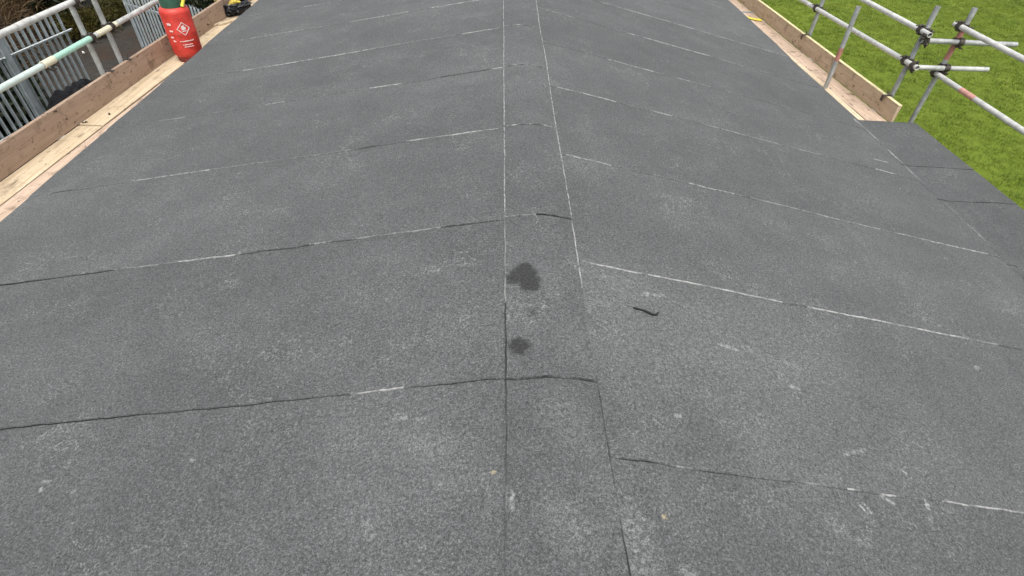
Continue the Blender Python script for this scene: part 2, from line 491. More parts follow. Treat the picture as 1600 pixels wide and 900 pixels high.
# ================================================================ SETTING
def grass_ground(name):
    mt, T = newmat(name)
    P = T.pos()
    a = T.noise(P, 0.35, 4.0, 0.6); b = T.noise(T.map(P, (1, 1.6, 1)), 3.2, 5.0, 0.65); c = T.noise(P, 28, 3.0, 0.6)
    f = T.math('ADD', T.math('MULTIPLY', a, 0.35), T.math('ADD', T.math('MULTIPLY', b, 0.45), T.math('MULTIPLY', c, 0.2)))
    T.base(T.ramp(f, [(0.30, (0.065, 0.098, 0.010)), (0.50, (0.100, 0.142, 0.014)), (0.70, (0.16, 0.20, 0.026))]))
    T.rough(0.9); T.spec(0.15)
    T.bump(T.math('ADD', b, T.math('MULTIPLY', c, 0.5)), 0.7, 0.05)
    return mt

def yard_ground(name):
    mt, T = newmat(name)
    P = T.pos()
    a = T.noise(P, 0.55, 5.0, 0.65); b = T.noise(P, 4.0, 5.0, 0.7); c = T.noise(P, 30, 3.0, 0.6)
    col = T.ramp(b, [(0.3, (0.022, 0.020, 0.017)), (0.7, (0.052, 0.047, 0.040))])
    leaf = T.ramp(T.math('ADD', T.math('MULTIPLY', a, 0.65), T.math('MULTIPLY', b, 0.35)), [(0.48, 0.0), (0.60, 1.0)])
    col = T.mix(T.math('MULTIPLY', leaf, 0.8), col, (0.040, 0.024, 0.016))
    col = T.mix(1.0, col, T.ramp(c, [(0.3, 0.65), (0.7, 1.3)]), 'MULTIPLY')
    T.base(col); T.rough(0.9); T.spec(0.2)
    T.bump(T.math('ADD', b, c), 0.5, 0.02)
    return mt

M_LAWN = grass_ground('lawn')
M_YARD = yard_ground('yard')

def sheet(name, x0, x1, y0, y1, z, mat, nx=1, ny=1, amp=0.0):
    mb = MB(); vs = []; fs = []
    for j in range(ny + 1):
        for i in range(nx + 1):
            x = x0 + (x1 - x0) * i / nx; y = y0 + (y1 - y0) * j / ny
            vs.append((x, y, z + (amp * nz(x, y, 1.0, 0.45) if amp else 0)))
    for j in range(ny):
        for i in range(nx):
            k = j * (nx + 1) + i
            fs.append((k, k + 1, k + nx + 2, k + nx + 1))
    mb.add(vs, fs)
    return tag(mb.build(name, mat, smooth=60), kind='structure')

sheet('ground', -600, 600, -600, 600, GZ - 0.06, M_LAWN, 8, 8)
sheet('lawn', 3.3, 60, -20, 60, GZ, M_LAWN, 110, 150, 0.05)
sheet('yard', -40, -3.0, -20, 40, GZ + 0.012, M_YARD, 4, 4)

# grass blades on the part of the lawn that can be seen
def grass(n, x0, x1, y0, y1):
    px = rng.uniform(x0, x1, n); py = rng.uniform(y0, y1, n)
    cl = np.array([nz(a, b, 3.0, 1.7) + 0.8 * nz(a, b, 8.0, 4.3) for a, b in zip(px, py)])
    hgt = np.clip(0.046 + 0.032 * cl, 0.018, 0.11) * rng.uniform(0.7, 1.3, n)
    zb = np.array([GZ + 0.05 * nz(a, b, 1.0, 0.45) for a, b in zip(px, py)]) - 0.005
    K = 9
    N = n * K
    bx = np.repeat(px, K) + rng.normal(0, 0.055, N); by = np.repeat(py, K) + rng.normal(0, 0.055, N)
    bz = np.repeat(zb, K); h = np.repeat(hgt, K) * rng.uniform(0.6, 1.25, N)
    az = rng.uniform(0, 2 * np.pi, N); lean = rng.uniform(0.2, 1.0, N) * h
    w = rng.uniform(0.003, 0.007, N)
    tx, ty = np.cos(az), np.sin(az)
    wx, wy = -ty * w, tx * w
    v = np.empty((N, 5, 3))
    v[:, 0] = np.stack([bx - wx, by - wy, bz], 1); v[:, 1] = np.stack([bx + wx, by + wy, bz], 1)
    mx, my, mz = bx + tx * lean * 0.35, by + ty * lean * 0.35, bz + h * 0.6
    v[:, 2] = np.stack([mx + wx * .8, my + wy * .8, mz], 1); v[:, 3] = np.stack([mx - wx * .8, my - wy * .8, mz], 1)
    v[:, 4] = np.stack([bx + tx * lean, by + ty * lean, bz + h], 1)
    me = bpy.data.meshes.new('grass')
    me.vertices.add(N * 5); me.vertices.foreach_set('co', v.reshape(-1))
    b0 = np.arange(N) * 5
    idx = np.stack([b0, b0 + 1, b0 + 2, b0 + 3, b0 + 3, b0 + 2, b0 + 4], 1).reshape(-1)
    me.loops.add(N * 7); me.loops.foreach_set('vertex_index', idx.astype(np.int32))
    me.polygons.add(N * 2)
    st = np.stack([np.arange(N) * 7, np.arange(N) * 7 + 4], 1).reshape(-1)
    me.polygons.foreach_set('loop_start', st.astype(np.int32))
    me.update(calc_edges=True); me.validate()
    me.materials.append(leafmat('grass_blade', (0.088, 0.150, 0.012), (0.205, 0.265, 0.028), 0.9, (0.25, 0.26, 0.07)))
    o = bpy.data.objects.new('grass', me); C.objects.link(o)
    return tag(o, 'short green grass growing on the field beyond the scaffold', 'grass', kind='stuff')
grass(60000, 5.0, 24.5, 2.0, 27.0)

# ================================================================ BUILDING WITH THE FELT ROOF
SL, SR, SKEW = 0.1926, 0.2202, -0.0068
EL, ER = -3.236, 3.190                    # eaves
bld = thing('building', (0, 0, GZ), 'building with a low pitched roof of charcoal mineral felt', 'building')
YN, YF = -2.6, 13.2
def roofz(x, y):
    s = SL if x < 0 else SR
    return -s * (math.sqrt(x * x + 0.0036) - 0.06) + 0.005 * nz(x, y, 2.0, 0.8) + 0.0028 * nz(x, y, 5.0, 3.0) + 0.0010 * nz(x, y, 6.0, 9.0)

# walls and fascias under the roof
MB().box((-2.95, YN + .3, GZ), (2.95, YF - .3, -0.80)).build('wall', M_WALL, bld)
for sgn, ex in ((-1, EL), (1, ER)):
    zz = -0.02 + -(SL if sgn < 0 else SR) * abs(ex)
    MB().box((min(ex + sgn * -0.035, ex + sgn * -0.010), YN, zz - 0.19), (max(ex + sgn * -0.035, ex + sgn * -0.010), YF, zz - 0.004)).build('fascia', M_FASC, bld)
# deck under the felt
dk = MB()
dk.add([(EL + .04, YN, -SL * 3.222 - .03), (0, YN, -0.03), (ER - .04, YN, -SR * 3.155 - .03), (EL + .04, YF, -SL * 3.222 - .03), (0, YF, -0.03), (ER - .04, YF, -SR * 3.155 - .03),
        (EL + .04, YN, -SL * 3.222 - .09), (0, YN, -0.09), (ER - .04, YN, -SR * 3.155 - .09), (EL + .04, YF, -SL * 3.222 - .09), (0, YF, -0.09), (ER - .04, YF, -SR * 3.155 - .09)],
       [(0, 1, 4, 3), (1, 2, 5, 4), (6, 9, 10, 7), (7, 10, 11, 8), (0, 6, 7, 1), (1, 7, 8, 2), (3, 4, 10, 9), (4, 5, 11, 10), (0, 3, 9, 6), (2, 8, 11, 5)])
roof = dk.build('roof', M_DECKP, bld)

# lap profiles: (distance from ridge a..b, pale + / black -)
LP = {1: [(0.81,3.3,-1), (0.69,0.81,-0.7), (0.49,0.69,0.6), (0.17,0.49,-0.8)],
  2: [(2.11,3.3,-0.9), (1.84,2.11,0.2), (1.44,1.84,0.7), (1.08,1.44,-0.5), (0.99,1.08,0.4), (0.86,0.99,-0.4), (0.43,0.86,0.4), (0.17,0.43,-0.5)],
  3: [(2.88,3.08,-0.4), (1.99,2.48,0.6), (1.05,1.99,0.25), (0.73,1.05,-0.3), (0.17,0.73,0.6)],
  4: [(2.55,2.81,0.45), (1.78,1.95,0.7), (0.91,1.15,0.75), (1.95,2.55,0.15), (0.24,0.61,-0.4), (0.16,0.24,0.6)],
  5: [(1.27,2.45,0.8), (0.52,1.27,0.3), (0.16,0.49,0.6)],
  6: [(1.87,2.83,0.4), (1.08,1.7,0.7), (0.38,0.86,0.8)],
  7: [(2.09,2.44,0.6), (0.3,0.9,0.3)]}
RP = {1: [(0.18,0.3,-0.8), (0.35,0.41,0.7), (0.45,0.58,-1), (0.58,0.81,-0.4), (0.81,0.89,0.4), (0.98,1.03,0.8), (1.1,1.16,1), (1.33,1.9,0.7)],
  2: [(0.16,1.14,0.95), (1.26,2.11,0.95), (2.11,2.32,0.4)],
  3: [(0.17,0.44,0.65), (0.44,0.89,0.1), (0.89,1.23,0.75), (1.23,2.71,0.5), (2.71,3.03,0.75)],
  4: [(0.17,0.63,0.75), (0.89,1.06,0.6), (1.28,1.56,0.5), (1.56,2.31,0.3), (2.72,2.9,0.6)],
  5: [(0.66,1.11,0.75), (1.11,1.82,0.35)],
  6: [(0.15,0.53,0.4), (1.05,1.89,0.75), (1.89,2.66,0.35)],
  7: [(0.9,1.99,0.7), (1.99,3.11,0.4)]}

def prof(lst, d, seed, dflt=-0.22):
    d += 0.03 * nz(d * 6, seed, 7.7)
    v = dflt
    for a, b, t in lst:
        if a <= d <= b:
            e = min(1.0, (d - a) / 0.03 + 0.3, (b - d) / 0.03 + 0.3)
            v = t * e + dflt * (1 - e)
    r = nz(d * 9, seed * 3.7, 0.3) * 0.55 + nz(d * 31, seed * 1.3, 4.3) * 0.35
    if v > 0: return max(-0.15, min(1.0, v * (0.95 + 1.7 * r)))
    return min(0.1, max(-1.0, v * (1.0 + 1.3 * r)))

def lap_attr(me, vals):
    a = me.attributes.new('lap', 'FLOAT', 'FACE')
    a.data.foreach_set('value', np.array(vals, dtype=np.float32))

def grid_faces(nr, nc, vals_row0, vals_row1, flip=False):
    fs, at = [], []
    for r in range(nr - 1):
        for c in range(nc - 1):
            k = r * nc + c
            q = (k, k + 1, k + nc + 1, k + nc)
            fs.append(q if not flip else q[::-1])
            at.append(vals_row0[c] if r == 0 else (vals_row1[c] if r == 1 else 0.0))
    return fs, at

def felt_sheet(side, y0, y1, profile, seed, mat, edge_w):
    ex = EL if side < 0 else ER
    n = 120
    xs = [side * 0.03 + (ex - side * 0.03) * i / n for i in range(n + 1)]
    nr_rows = [0.0, 0.0, edge_w] + [edge_w + (1 - 0) * t for t in (0.02, 0.10, 0.25, 0.42, 0.60, 0.78, 0.90)]
    L = y1 + 0.08 - y0
    verts = []
    wave = [0.010 * nz(x * 1.3, seed, 1.1) + 0.0045 * nz(x * 12, seed, 2.2) + 0.0030 * nz(x * 37, seed, 3.1) for x in xs]
    pv = [prof(profile, abs(x), seed, -0.25 if y0 < 2.4 else 0.13) for x in xs]
    rows = []
    yoff = [0.0, 0.0, edge_w, edge_w + .03, .14, .3, .45, .6, .75, .88, L]
    for ri_, dy in enumerate(yoff):
        row = []
        for i, x in enumerate(xs):
            y = y0 + SKEW * x + dy + (wave[i] * max(0.0, 1 - dy / 0.3))
            t = dy / L
            lift = 0.0068 - 0.0050 * t
            if ri_ == 0: lift = 0.0005
            elif ri_ in (1, 2) and pv[i] < -0.3: lift += 0.0010 + 0.005 * max(0.0, nz(x * 2.3, seed, 9.1))
            z = roofz(x, y) + lift
            if ri_ == 1: z -= 0.0010
            xe = x
            if i == n: xe += 0.010 * nz(0.0, y, 7.0, 1.2)
            row.append((xe, y, z))
        # eave turn-down
        xe, ye, ze = row[-1]
        row.append((xe + side * 0.010, ye, ze - 0.010)); row.append((xe + side * 0.013, ye, ze - 0.10))
        rows.append(row)
    nc = len(rows[0])
    for r in rows: verts += r
    v0 = [p * 1.1 if p < -0.2 else max(0.0, p) * 0.9 + 0.06 for p in pv] + [0, 0]
    v1 = [p if p > 0 else p * 0.35 for p in pv] + [0, 0]
    fs, at = grid_faces(len(rows), nc, v0, v1, flip=side < 0)
    mb = MB(); mb.add(verts, fs)
    me = mb.mesh('felt_sheet', mat, root_loc(bld), 50)
    lap_attr(me, at)
    o = bpy.data.objects.new('felt_sheet', me); C.objects.link(o); o.parent = roof
    return o

YL = [-2.6, -1.65, -0.72, 0.21, 1.150, 2.072, 3.016, 3.962, 4.858, 5.816, 6.745, 7.68, 8.61, 9.54, 10.47, 11.40, 12.33, 13.2]
YR = [-2.6, -1.93, -1.0, -0.07, 0.859, 1.790, 2.725, 3.684, 4.568, 5.489, 6.390, 7.32, 8.25, 9.18, 10.11, 11.04, 11.97, 12.9, 13.2]
generic = [(0.2, 0.8, 0.4), (1.1, 1.9, 0.5), (2.3, 2.9, 0.35)]
for i in range(len(YL) - 1):
    felt_sheet(-1, YL[i], YL[i + 1], LP.get(i - 3, generic), i + 1.5, M_FL, 0.0052 + 0.0009 * max(0, i - 4))
for i in range(len(YR) - 1):
    felt_sheet(1, YR[i], YR[i + 1], RP.get(i - 3, generic), i + 41.5, M_FR, 0.0052 + 0.0009 * max(0, i - 4))

# ridge capping strip: short lengths lapped along the ridge
def cap_sheet(y0, y1, seed):
    n = 26; A, B = -0.1595, 0.1595
    L = y1 + 0.07 - y0
    m_ = max(8, int(L / 0.025))
    yo = [0.0, 0.0, 0.008, 0.03] + [0.03 + (L - 0.03) * k / m_ for k in range(1, m_ + 1)]
    def side_val(y, s):
        if s < 0:
            v = 0.85 if y > 2.05 else (0.5 if y > 1.5 else (-0.75 if y > 1.0 else -0.55))
            if 0.68 < y < 0.74: v = 0.3
        else:
            v = 0.95 if y > 1.55 else (0.15 if y > 1.16 else -0.6)
        r = nz(y * 8, s * 5.0, 0.7) * 0.9 + nz(y * 26, s * 3.0, 2.7) * 0.7
        return max(-1, min(1, v * (1 + r))) if v < 0 else max(-0.15, min(1, v * (0.9 + r)))
    rows = []
    for k, dy in enumerate(yo):
        y = y0 + dy
        lift = 0.0130 - 0.0050 * dy / L
        wl_ = 0.005 * nz(y * 1.2, 9.0, 1) + 0.0036 * nz(y * 11, 3.0, 1) + 0.0022 * nz(y * 33, 3.0, 1)
        wr_ = 0.006 * nz(y * 1.1, 19.0, 1) + 0.0036 * nz(y * 10, 13.0, 1) + 0.0022 * nz(y * 33, 13.0, 1)
        a, b = A + wl_, B + wr_
        xs = [a, a, a + 0.0052] + [a + 0.0052 + (b - a - 0.0104) * j / n for j in range(1, n)] + [b - 0.0052, b, b]
        row = []
        for j, x in enumerate(xs):
            z = roofz(x, y) + lift + 0.0015 * nz(x * 6, y * 6, 3)
            if j in (0, len(xs) - 1): z -= 0.0085
            if k == 0: z -= 0.0055
            yy = y + (0.006 * nz(x * 9, seed, 3) + 0.003 * nz(x * 30, seed, 5) if k < 3 else 0)
            row.append((x, yy, z))
        rows.append(row)
    nc = len(rows[0]); verts = [p for r in rows for p in r]
    fs, at = [], []
    for r in range(len(rows) - 1):
        for c in range(nc - 1):
            k = r * nc + c
            fs.append((k, k + 1, k + nc + 1, k + nc))
            y = y0 + yo[r]; x = rows[r][c][0]
            v = 0.0
            if c <= 1: v = side_val(y, -1); v = v if (c == 1 or v > 0) else min(v, -0.15)
            elif c >= nc - 3: v = side_val(y, 1); v = v if (c == nc - 3 or v > 0) else min(v, -0.15)
            elif r <= 1:
                q = nz(x * 14, seed, 4.0) * 1.6 + nz(x * 45, seed, 6.0)
                v = (-0.6 + 0.5 * q) if seed < 6 else (0.25 + 0.7 * q)
                if 5.4 < seed < 6.6: v = -1.0 if (-0.02 < x < 0.035 or 0.06 < x < 0.085) else (0.25 + 0.3 * q if x < 0 else -0.6)
                v = max(-1, min(1, v))
            at.append(v)
    mb = MB(); mb.add(verts, fs)
    me = mb.mesh('ridge_cap_sheet', M_FC, root_loc(bld), 50)
    lap_attr(me, at)
    o = bpy.data.objects.new('ridge_cap_sheet', me); C.objects.link(o); o.parent = roof
YC = [-2.6, -1.65, -0.72, 0.21, 1.135, 2.085, 3.02, 3.965, 4.865, 5.82, 6.75, 7.68, 8.61, 9.54, 10.47, 11.40, 12.33, 13.2]
for i in range(len(YC) - 1):
    cap_sheet(YC[i], YC[i + 1], i + 1.0)

# level canopy strip outside the right eave, near half only
def canopy_sheet(y0, y1, seed, endcap):
    n = 24
    z0 = -SR * (ER - 0.06) + 0.004
    xs = [ER - 0.085] + [ER - 0.06 + (3.745 - ER + 0.06) * (i - 1) / (n - 1) for i in range(1, n + 1)]
    L = y1 - y0 + (0.0 if endcap else 0.06)
    m_ = max(6, int(L / 0.05))
    yo = [0.0, 0.0, 0.008] + [0.008 + (L - 0.008) * k / m_ for k in range(1, m_ + 1)]
    rows = []
    for k, dy in enumerate(yo):
        row = []
        for i, x in enumerate(xs):
            y = y0 + dy + (0.01 * nz(x * 5, seed, 1) if k < 3 else 0)
            zm = roofz(x, y) + 0.0076
            zf = z0 + 0.002 - 0.02 * max(0, (x - ER)) + 0.004 * nz(x, y, 4, 3)
            z = max(zm, zf) if x < ER + 0.02 else zf
            z += 0.0022 * (1 - dy / L) + (-0.005 if k == 0 else 0) + (-0.0085 if i == 0 else 0)
            row.append((x + (0.008 * nz(y, seed, 2, 2.0) if i == n else 0) + (0.012 * nz(y * 5, seed, 8) if i <= 1 else 0), y, z))
        xe, ye, ze = row[-1]
        row += [(xe + .010, ye, ze - .010), (xe + .012, ye, ze - .12)]
        rows.append(row)
    if endcap:
        rows.append([(p[0], p[1] + 0.010, p[2] - 0.010) for p in rows[-1]])
        rows.append([(p[0], p[1] + 0.002, p[2] - 0.11) for p in rows[-1]])
    nc = len(rows[0]); verts = [p for r in rows for p in r]
    fs, at = [], []
    for r in range(len(rows) - 1):
        for c in range(nc - 1):
            k = r * nc + c
            fs.append((k, k + 1, k + nc + 1, k + nc))
            v = 0.0
            if r <= 1: v = -0.75 + 0.9 * nz(xs[min(c, n)] * 12, seed, 6)
            elif c == 1:
                v = 0.55 * max(0.0, nz(rows[r][0][1] * 4, seed, 3) * 2.2 - 0.1)
            at.append(max(-1, min(1, v)))
    mb = MB(); mb.add(verts, fs)
    me = mb.mesh('canopy_felt_sheet', M_FE, root_loc(bld), 50)
    lap_attr(me, at)
    o = bpy.data.objects.new('canopy_felt_sheet', me); C.objects.link(o); o.parent = canopy
cz = -SR * (ER - 0.06) - 0.02
canopy = MB().box((ER - 0.05, YN, cz - 0.16), (3.735, 4.74, cz)).build('canopy', M_FASC, bld)
YE = [-2.6, -1.0, -0.1, 0.8, 1.7, 2.62, 3.39, 3.90, 4.752]
for i in range(len(YE) - 1):
    canopy_sheet(YE[i], YE[i + 1], i + 70.5, i == len(YE) - 2)

# ================================================================ SCAFFOLDS
RT = 0.02415
def coupler(parent, p, da, q, db):
    """clamp joining tube A (through p, direction da) and tube B (through q, direction db)"""
    p, q, da, db = Vector(p), Vector(q), Vector(da).normalized(), Vector(db).normalized()
    mb = MB()
    for c, d in ((p, da), (q, db)):
        mb.tube(c - d * 0.026, c + d * 0.026, RT + 0.0085, 14, hollow=True, wall=0.0075)
    mid = (p + q) / 2; g = (q - p)
    gl = g.length
    gd = g.normalized() if gl > 1e-6 else Vector((0, 0, 1))
    mb.obox(mid, da * 0.024, db * 0.024, gd * max(0.006, gl / 2 - RT))
    for c, d in ((p, da), (q, db)):
        side = d.cross(gd).normalized()
        mb.obox(c - side * (RT + 0.010), side * 0.007, gd * 0.014, d * 0.020)
    o = mb.build('coupler', M_COUP, parent, 40)
    for c, d, s in ((p, da, -1), (q, db, 1)):
        side = d.cross(gd).normalized()
        bb = MB()
        e = c + side * (RT + 0.016)
        bb.tube(e - gd * s * 0.030, e + gd * s * 0.066, 0.0065, 8, hollow=False)
        bb.tube(e + gd * s * 0.026, e + gd * s * 0.040, 0.0125, 6, hollow=False)
        bb.obox(c + side * (RT + 0.012), side * 0.012, gd * 0.010, d * 0.022)
        bb.build('bolt', M_COUP, o, 40)
    return o

def collar(parent, c, d, mat, half=0.03, extra=0.006):
    c, d = Vector(c), Vector(d).normalized()
    o = MB().tube(c - d * half, c + d * half, RT + extra, 14, wall=extra - 0.0004).build('sleeve', mat, parent, 40)
    up = d.orthogonal().normalized()
    return o

def paint_band(parent, a, b, mat):
    return MB().tube(a, b, RT + 0.0009, 16, wall=0.0006).build('paint_band', mat, parent, 40)

def toe_clip(parent, x, y, z, sgn):
    mb = MB()
    th = 0.004
    mb.box((x - 0.030, y - 0.020, z), (x + 0.070, y + 0.020, z + th))
    mb.box((x - 0.034, y - 0.020, z - 0.055), (x - 0.030, y + 0.020, z + th)) if sgn > 0 else mb.box((x + 0.070, y - 0.020, z - 0.055), (x + 0.074, y + 0.020, z + th))
    mb.path([(x + 0.02, y, z + 0.004), (x + 0.02, y + 0.012, z + 0.028), (x + 0.02, y + 0.035, z + 0.030)], 0.008, 8)
    return mb.build('toe_board_clip', M_COUP, parent, 40)

DZ = -0.95                 # deck level
# ---- left scaffold
KL = 0.0498
def lx(y, off=0.0): return -4.076 + KL * (y - 3.729) + off
dL = Vector((KL, 1, 0)).normalized()
sl = thing('scaffold', (lx(6, -.08), 6.0, GZ), 'tube scaffold with mint green and white rails beside the left eave', 'scaffold')
def rail(parent, y0, y1, off, z0, z1, mat, name='guard_rail'):
    return MB().tube((lx(y0, off), y0, z0), (lx(y1, off), y1, z1), RT, 16).build(name, mat, parent, 40)
stdy = [0.9, 3.3, 5.385, 5.70, 8.1, 10.4]
PO = -0.075                # standards stand outside the toe board
std = {}
for y in stdy:
    o = MB().tube((lx(y, PO), y, GZ + 0.006), (lx(y, PO) , y, 0.30 if y != 5.70 else 0.22), RT, 16).build('standard', M_GALV, sl, 40)
    MB().box((lx(y, PO) - .075, y - .075, GZ + 0.013), (lx(y, PO) + .075, y + .075, GZ + 0.019)).build('base_plate', M_GALVD, o)
    std[y] = o
MO = PO + 2 * RT + 0.003     # rails run inside the standards
up_near = rail(sl, -1.0, 4.731, MO, -0.083, -0.083, M_WHITE)
up_far = rail(sl, 4.735, 10.9, MO, -0.083, -0.09, M_WHITE)
mid_near = rail(sl, -1.0, 4.770, MO, -0.405, -0.405, M_WHITE)
mid_far = rail(sl, 4.774, 10.9, MO, -0.402, -0.365, M_WHITE)
def mz(y): return -0.402 + (0.037) * (y - 4.774) / 6.126
paint_band(mid_far, (lx(4.80, MO), 4.80, mz(4.80)), (lx(5.42, MO), 5.42, mz(5.42)), M_MINT)
paint_band(mid_far, (lx(5.46, MO), 5.46, mz(5.46)), (lx(5.78, MO), 5.78, mz(5.78)), M_CREAM)
paint_band(mid_near, (lx(2.0, MO), 2.0, -0.405), (lx(4.68, MO), 4.68, -0.405), M_PMINT)
collar(sl, (lx(4.772, MO), 4.772, -0.4035), dL, M_CREAM, 0.07)
MB().tube((lx(4.733, MO), 4.64, -0.083), (lx(4.733, MO), 4.82, -0.083), RT + .003, 16, wall=.0027).build('sleeve', M_WHITE, sl, 40)
MB().path([(lx(4.74, MO + .01), 4.72, -0.437), (lx(4.74, MO + .02), 4.75, -0.462), (lx(4.76, MO + .03), 4.79, -0.462)], 0.009, 8).build('sleeve_bolt', M_COUP, sl, 40)
MB().path([(lx(4.82, MO + .01), 4.80, -0.435), (lx(4.82, MO + .02), 4.84, -0.455)], 0.009, 8).build('sleeve_bolt', M_COUP, sl, 40)
for y in stdy:
    coupler(sl, (lx(y, PO), y, mz(y) if y > 4.7 else -0.405), (0, 0, 1), (lx(y, MO), y, mz(y) if y > 4.7 else -0.405), dL)
    if y not in (5.70,):
        coupler(sl, (lx(y, PO), y, -0.085), (0, 0, 1), (lx(y, MO), y, -0.085), dL)
# ledgers and transoms under the boards
for off, z in ((PO, DZ - .115), (0.78, DZ - .115)):
    rail(sl, -1.0, 10.9, off + (MO - PO if off == PO else 0), z, z, M_GALVD, 'ledger')
for y in (0.2, 1.7, 3.2, 4.6, 4.9, 6.4, 7.9, 9.4, 10.6):
    MB().tube((lx(y, -.2), y, DZ - .0665), (lx(y, .9), y, DZ - .0665), RT, 12).build('transom', M_GALVD, sl, 40)
# toe boards clipped to the standards
def board_mesh(xc, y0, y1, w, t, ztop, skew, ragged=0.0):
    mb = MB(); n = max(4, int((y1 - y0) / 0.25)); vs = []; fs = []
    for i in range(n + 1):
        y = y0 + (y1 - y0) * i / n
        cx = xc(y) + 0.002 * nz(y, w * 10, 5, 1.5)
        dz = 0.003 * nz(y, cx, 6, 0.9)
        j0 = 0.002 * nz(y, 31, 6, 4)
        for (dx, dzz) in ((-w / 2 + j0, -t), (w / 2 + j0, -t), (w / 2 + j0, 0), (-w / 2 + j0, 0)):
            vs.append((cx + dx, y, ztop + dzz + dz))
    for i in range(n):
        for k in range(4):
            a = i * 4 + k; b = i * 4 + (k + 1) % 4
            fs.append((a, a + 4, b + 4, b))
    fs.append((0, 1, 2, 3)); fs.append((n * 4 + 3, n * 4 + 2, n * 4 + 1, n * 4))
    mb.add(vs, fs)
    return mb
for (a, b) in ((-1.0, 2.4), (2.41, 6.31), (6.32, 10.9)):
    o = board_mesh(lambda y: lx(y, -0.019 ), a, b, 0.036, 0.222, DZ + 0.226, KL).build('toe_board', M_TOEL, sl, 40)
    bevel(o, 0.003, 1)
for y in stdy:
    toe_clip(sl, lx(y, -0.045), y + 0.03, DZ + 0.229, 1)

# loose boards of the left walkway
def walk_board(xc, y0, y1, w, mat, label, group, ztop=DZ, band=True):
    loc = (xc((y0 + y1) / 2), (y0 + y1) / 2, ztop - 0.038)
    root = thing('scaffold_board', loc, label, 'board', group)
    o = board_mesh(xc, y0, y1, w, 0.038, ztop, 0).build('plank', mat, root, 40)
    bevel(o, 0.003, 1)
    if band:
        for y in (y0 + 0.012, y1 - 0.012):
            x = xc(y)
            MB().box((x - w / 2 - .0025, y - .012, ztop - .0405), (x + w / 2 + .0025, y + .012, ztop + .0045)).build('end_band', M_GALVD, root)
    return root
walk_board(lambda y: lx(y, 0.1060), -1.0, 4.705, 0.215, M_DECKL, 'cream scaffold board along the left toe board, nearer the camera', None, band=False)
walk_board(lambda y: lx(y, 0.1075), 4.72, 8.60, 0.218, M_DECKL, 'cream scaffold board along the left toe board, under the gas cylinder', None, DZ + 0.006, False)
walk_board(lambda y: lx(y, 0.1075), 8.62, 10.9, 0.218, M_DECKL, 'cream scaffold board along the left toe board, far end beyond the black bag', None)
walk_board(lambda y: lx(y, 0.341), -1.0, 5.90, 0.222, M_DECKP, 'pinkish scaffold board next to the left roof edge, nearer the camera', None)
walk_board(lambda y: lx(y, 0.341), 5.92, 10.9, 0.222, M_DECKP, 'pinkish scaffold board next to the left roof edge, far half past the cylinder', None)

# ---- right scaffold
KR = -0.0342
def rx(y, off=0.0): return 3.926 + KR * (y - 5.298) + off
dR = Vector((KR, 1, 0)).normalized()
sr = thing('scaffold', (rx(6, .08), 6.0, GZ), 'grey tube scaffold with short cross tubes at the right eave above the grass', 'scaffold')
def rrail(y0, y1, off, z0, z1, mat, name='guard_rail'):
    return MB().tube((rx(y0, off), y0, z0), (rx(y1, off), y1, z1), RT, 16).build(name, mat, sr, 40)
QO = 0.082; QI = QO - 2 * RT - 0.003
for y, t in ((5.57, 0.105), (7.50, 0.20), (9.6, 0.2), (11.6, 0.2)):
    o = MB().tube((rx(y, QO), y, GZ + 0.006), (rx(y, QO), y, t), RT, 16).build('standard', M_GALVD, sr, 40)
    MB().box((rx(y, QO) - .075, y - .075, GZ + 0.02), (rx(y, QO) + .075, y + .075, GZ + 0.026)).build('base_plate', M_GALVD, o)
    zl = -0.405 - 0.020 * (y - 5.5); zu = -0.112 - 0.005 * (y - 5.5)
    coupler(sr, (rx(y, QO), y, zl), (0, 0, 1), (rx(y, QI), y, zl), dR)
    coupler(sr, (rx(y, QO), y, zu), (0, 0, 1), (rx(y, QI), y, zu), dR)
    toe_clip(sr, rx(y, 0.002), y - 0.03, DZ + 0.190, 1)
rrail(5.36, 12.0, QI, -0.402, -0.535, M_WHITE)
rrail(5.42, 12.0, QI, -0.112, -0.144, M_WHITE)
# short inner standard behind the eave with a worn red patch
it = MB().tube((3.632, 6.17, DZ - 0.25), (3.604, 6.17, -0.072), RT, 16).build('inner_standard', M_GALVD, sr, 40)
iA, iB = Vector((3.632, 6.17, DZ - 0.25)), Vector((3.604, 6.17, -0.072))
paint_band(it, iA.lerp(iB, 0.50), iA.lerp(iB, 0.625), M_RED)
# returns to the outer run
XO = 4.358
c1 = MB().tube((rx(5.46, QI) + 0.0, 5.51, -0.190), (4.93, 5.505, -0.196), RT, 16).build('cross_tube', M_GALVD, sr, 40)
c2 = MB().tube((rx(5.46, QI) + 0.03, 5.50, -0.445), (4.79, 5.495, -0.440), RT, 16).build('cross_tube', M_GALV, sr, 40)
coupler(sr, (rx(5.46, QI) + .05, 5.508, -0.190), (1, 0, 0), (rx(5.46, QI), 5.46, -0.130), dR)
coupler(sr, (rx(5.44, QI) + .06, 5.498, -0.445), (1, 0, 0), (rx(5.42, QI), 5.42, -0.403), dR)
o2 = MB().tube((XO, 5.56, GZ + 0.006), (XO, 5.56, 0.105), RT, 16).build('standard', M_GALVD, sr, 40)
MB().box((XO - .075, 5.485, GZ + .02), (XO + .075, 5.635, GZ + .026)).build('base_plate', M_GALVD, o2)
paint_band(o2, (XO, 5.56, -0.375), (XO, 5.56, -0.10), M_RED)
coupler(sr, (XO, 5.56, -0.193), (0, 0, 1), (XO, 5.507, -0.193), (1, 0, 0))
coupler(sr, (XO, 5.56, -0.442), (0, 0, 1), (XO, 5.497, -0.442), (1, 0, 0))
XI = XO - 0.051
ra = MB().tube((XI, 5.64, -0.062), (XI + .05, 1.2, -0.085), RT, 16).build('guard_rail', M_WHITE, sr, 40)
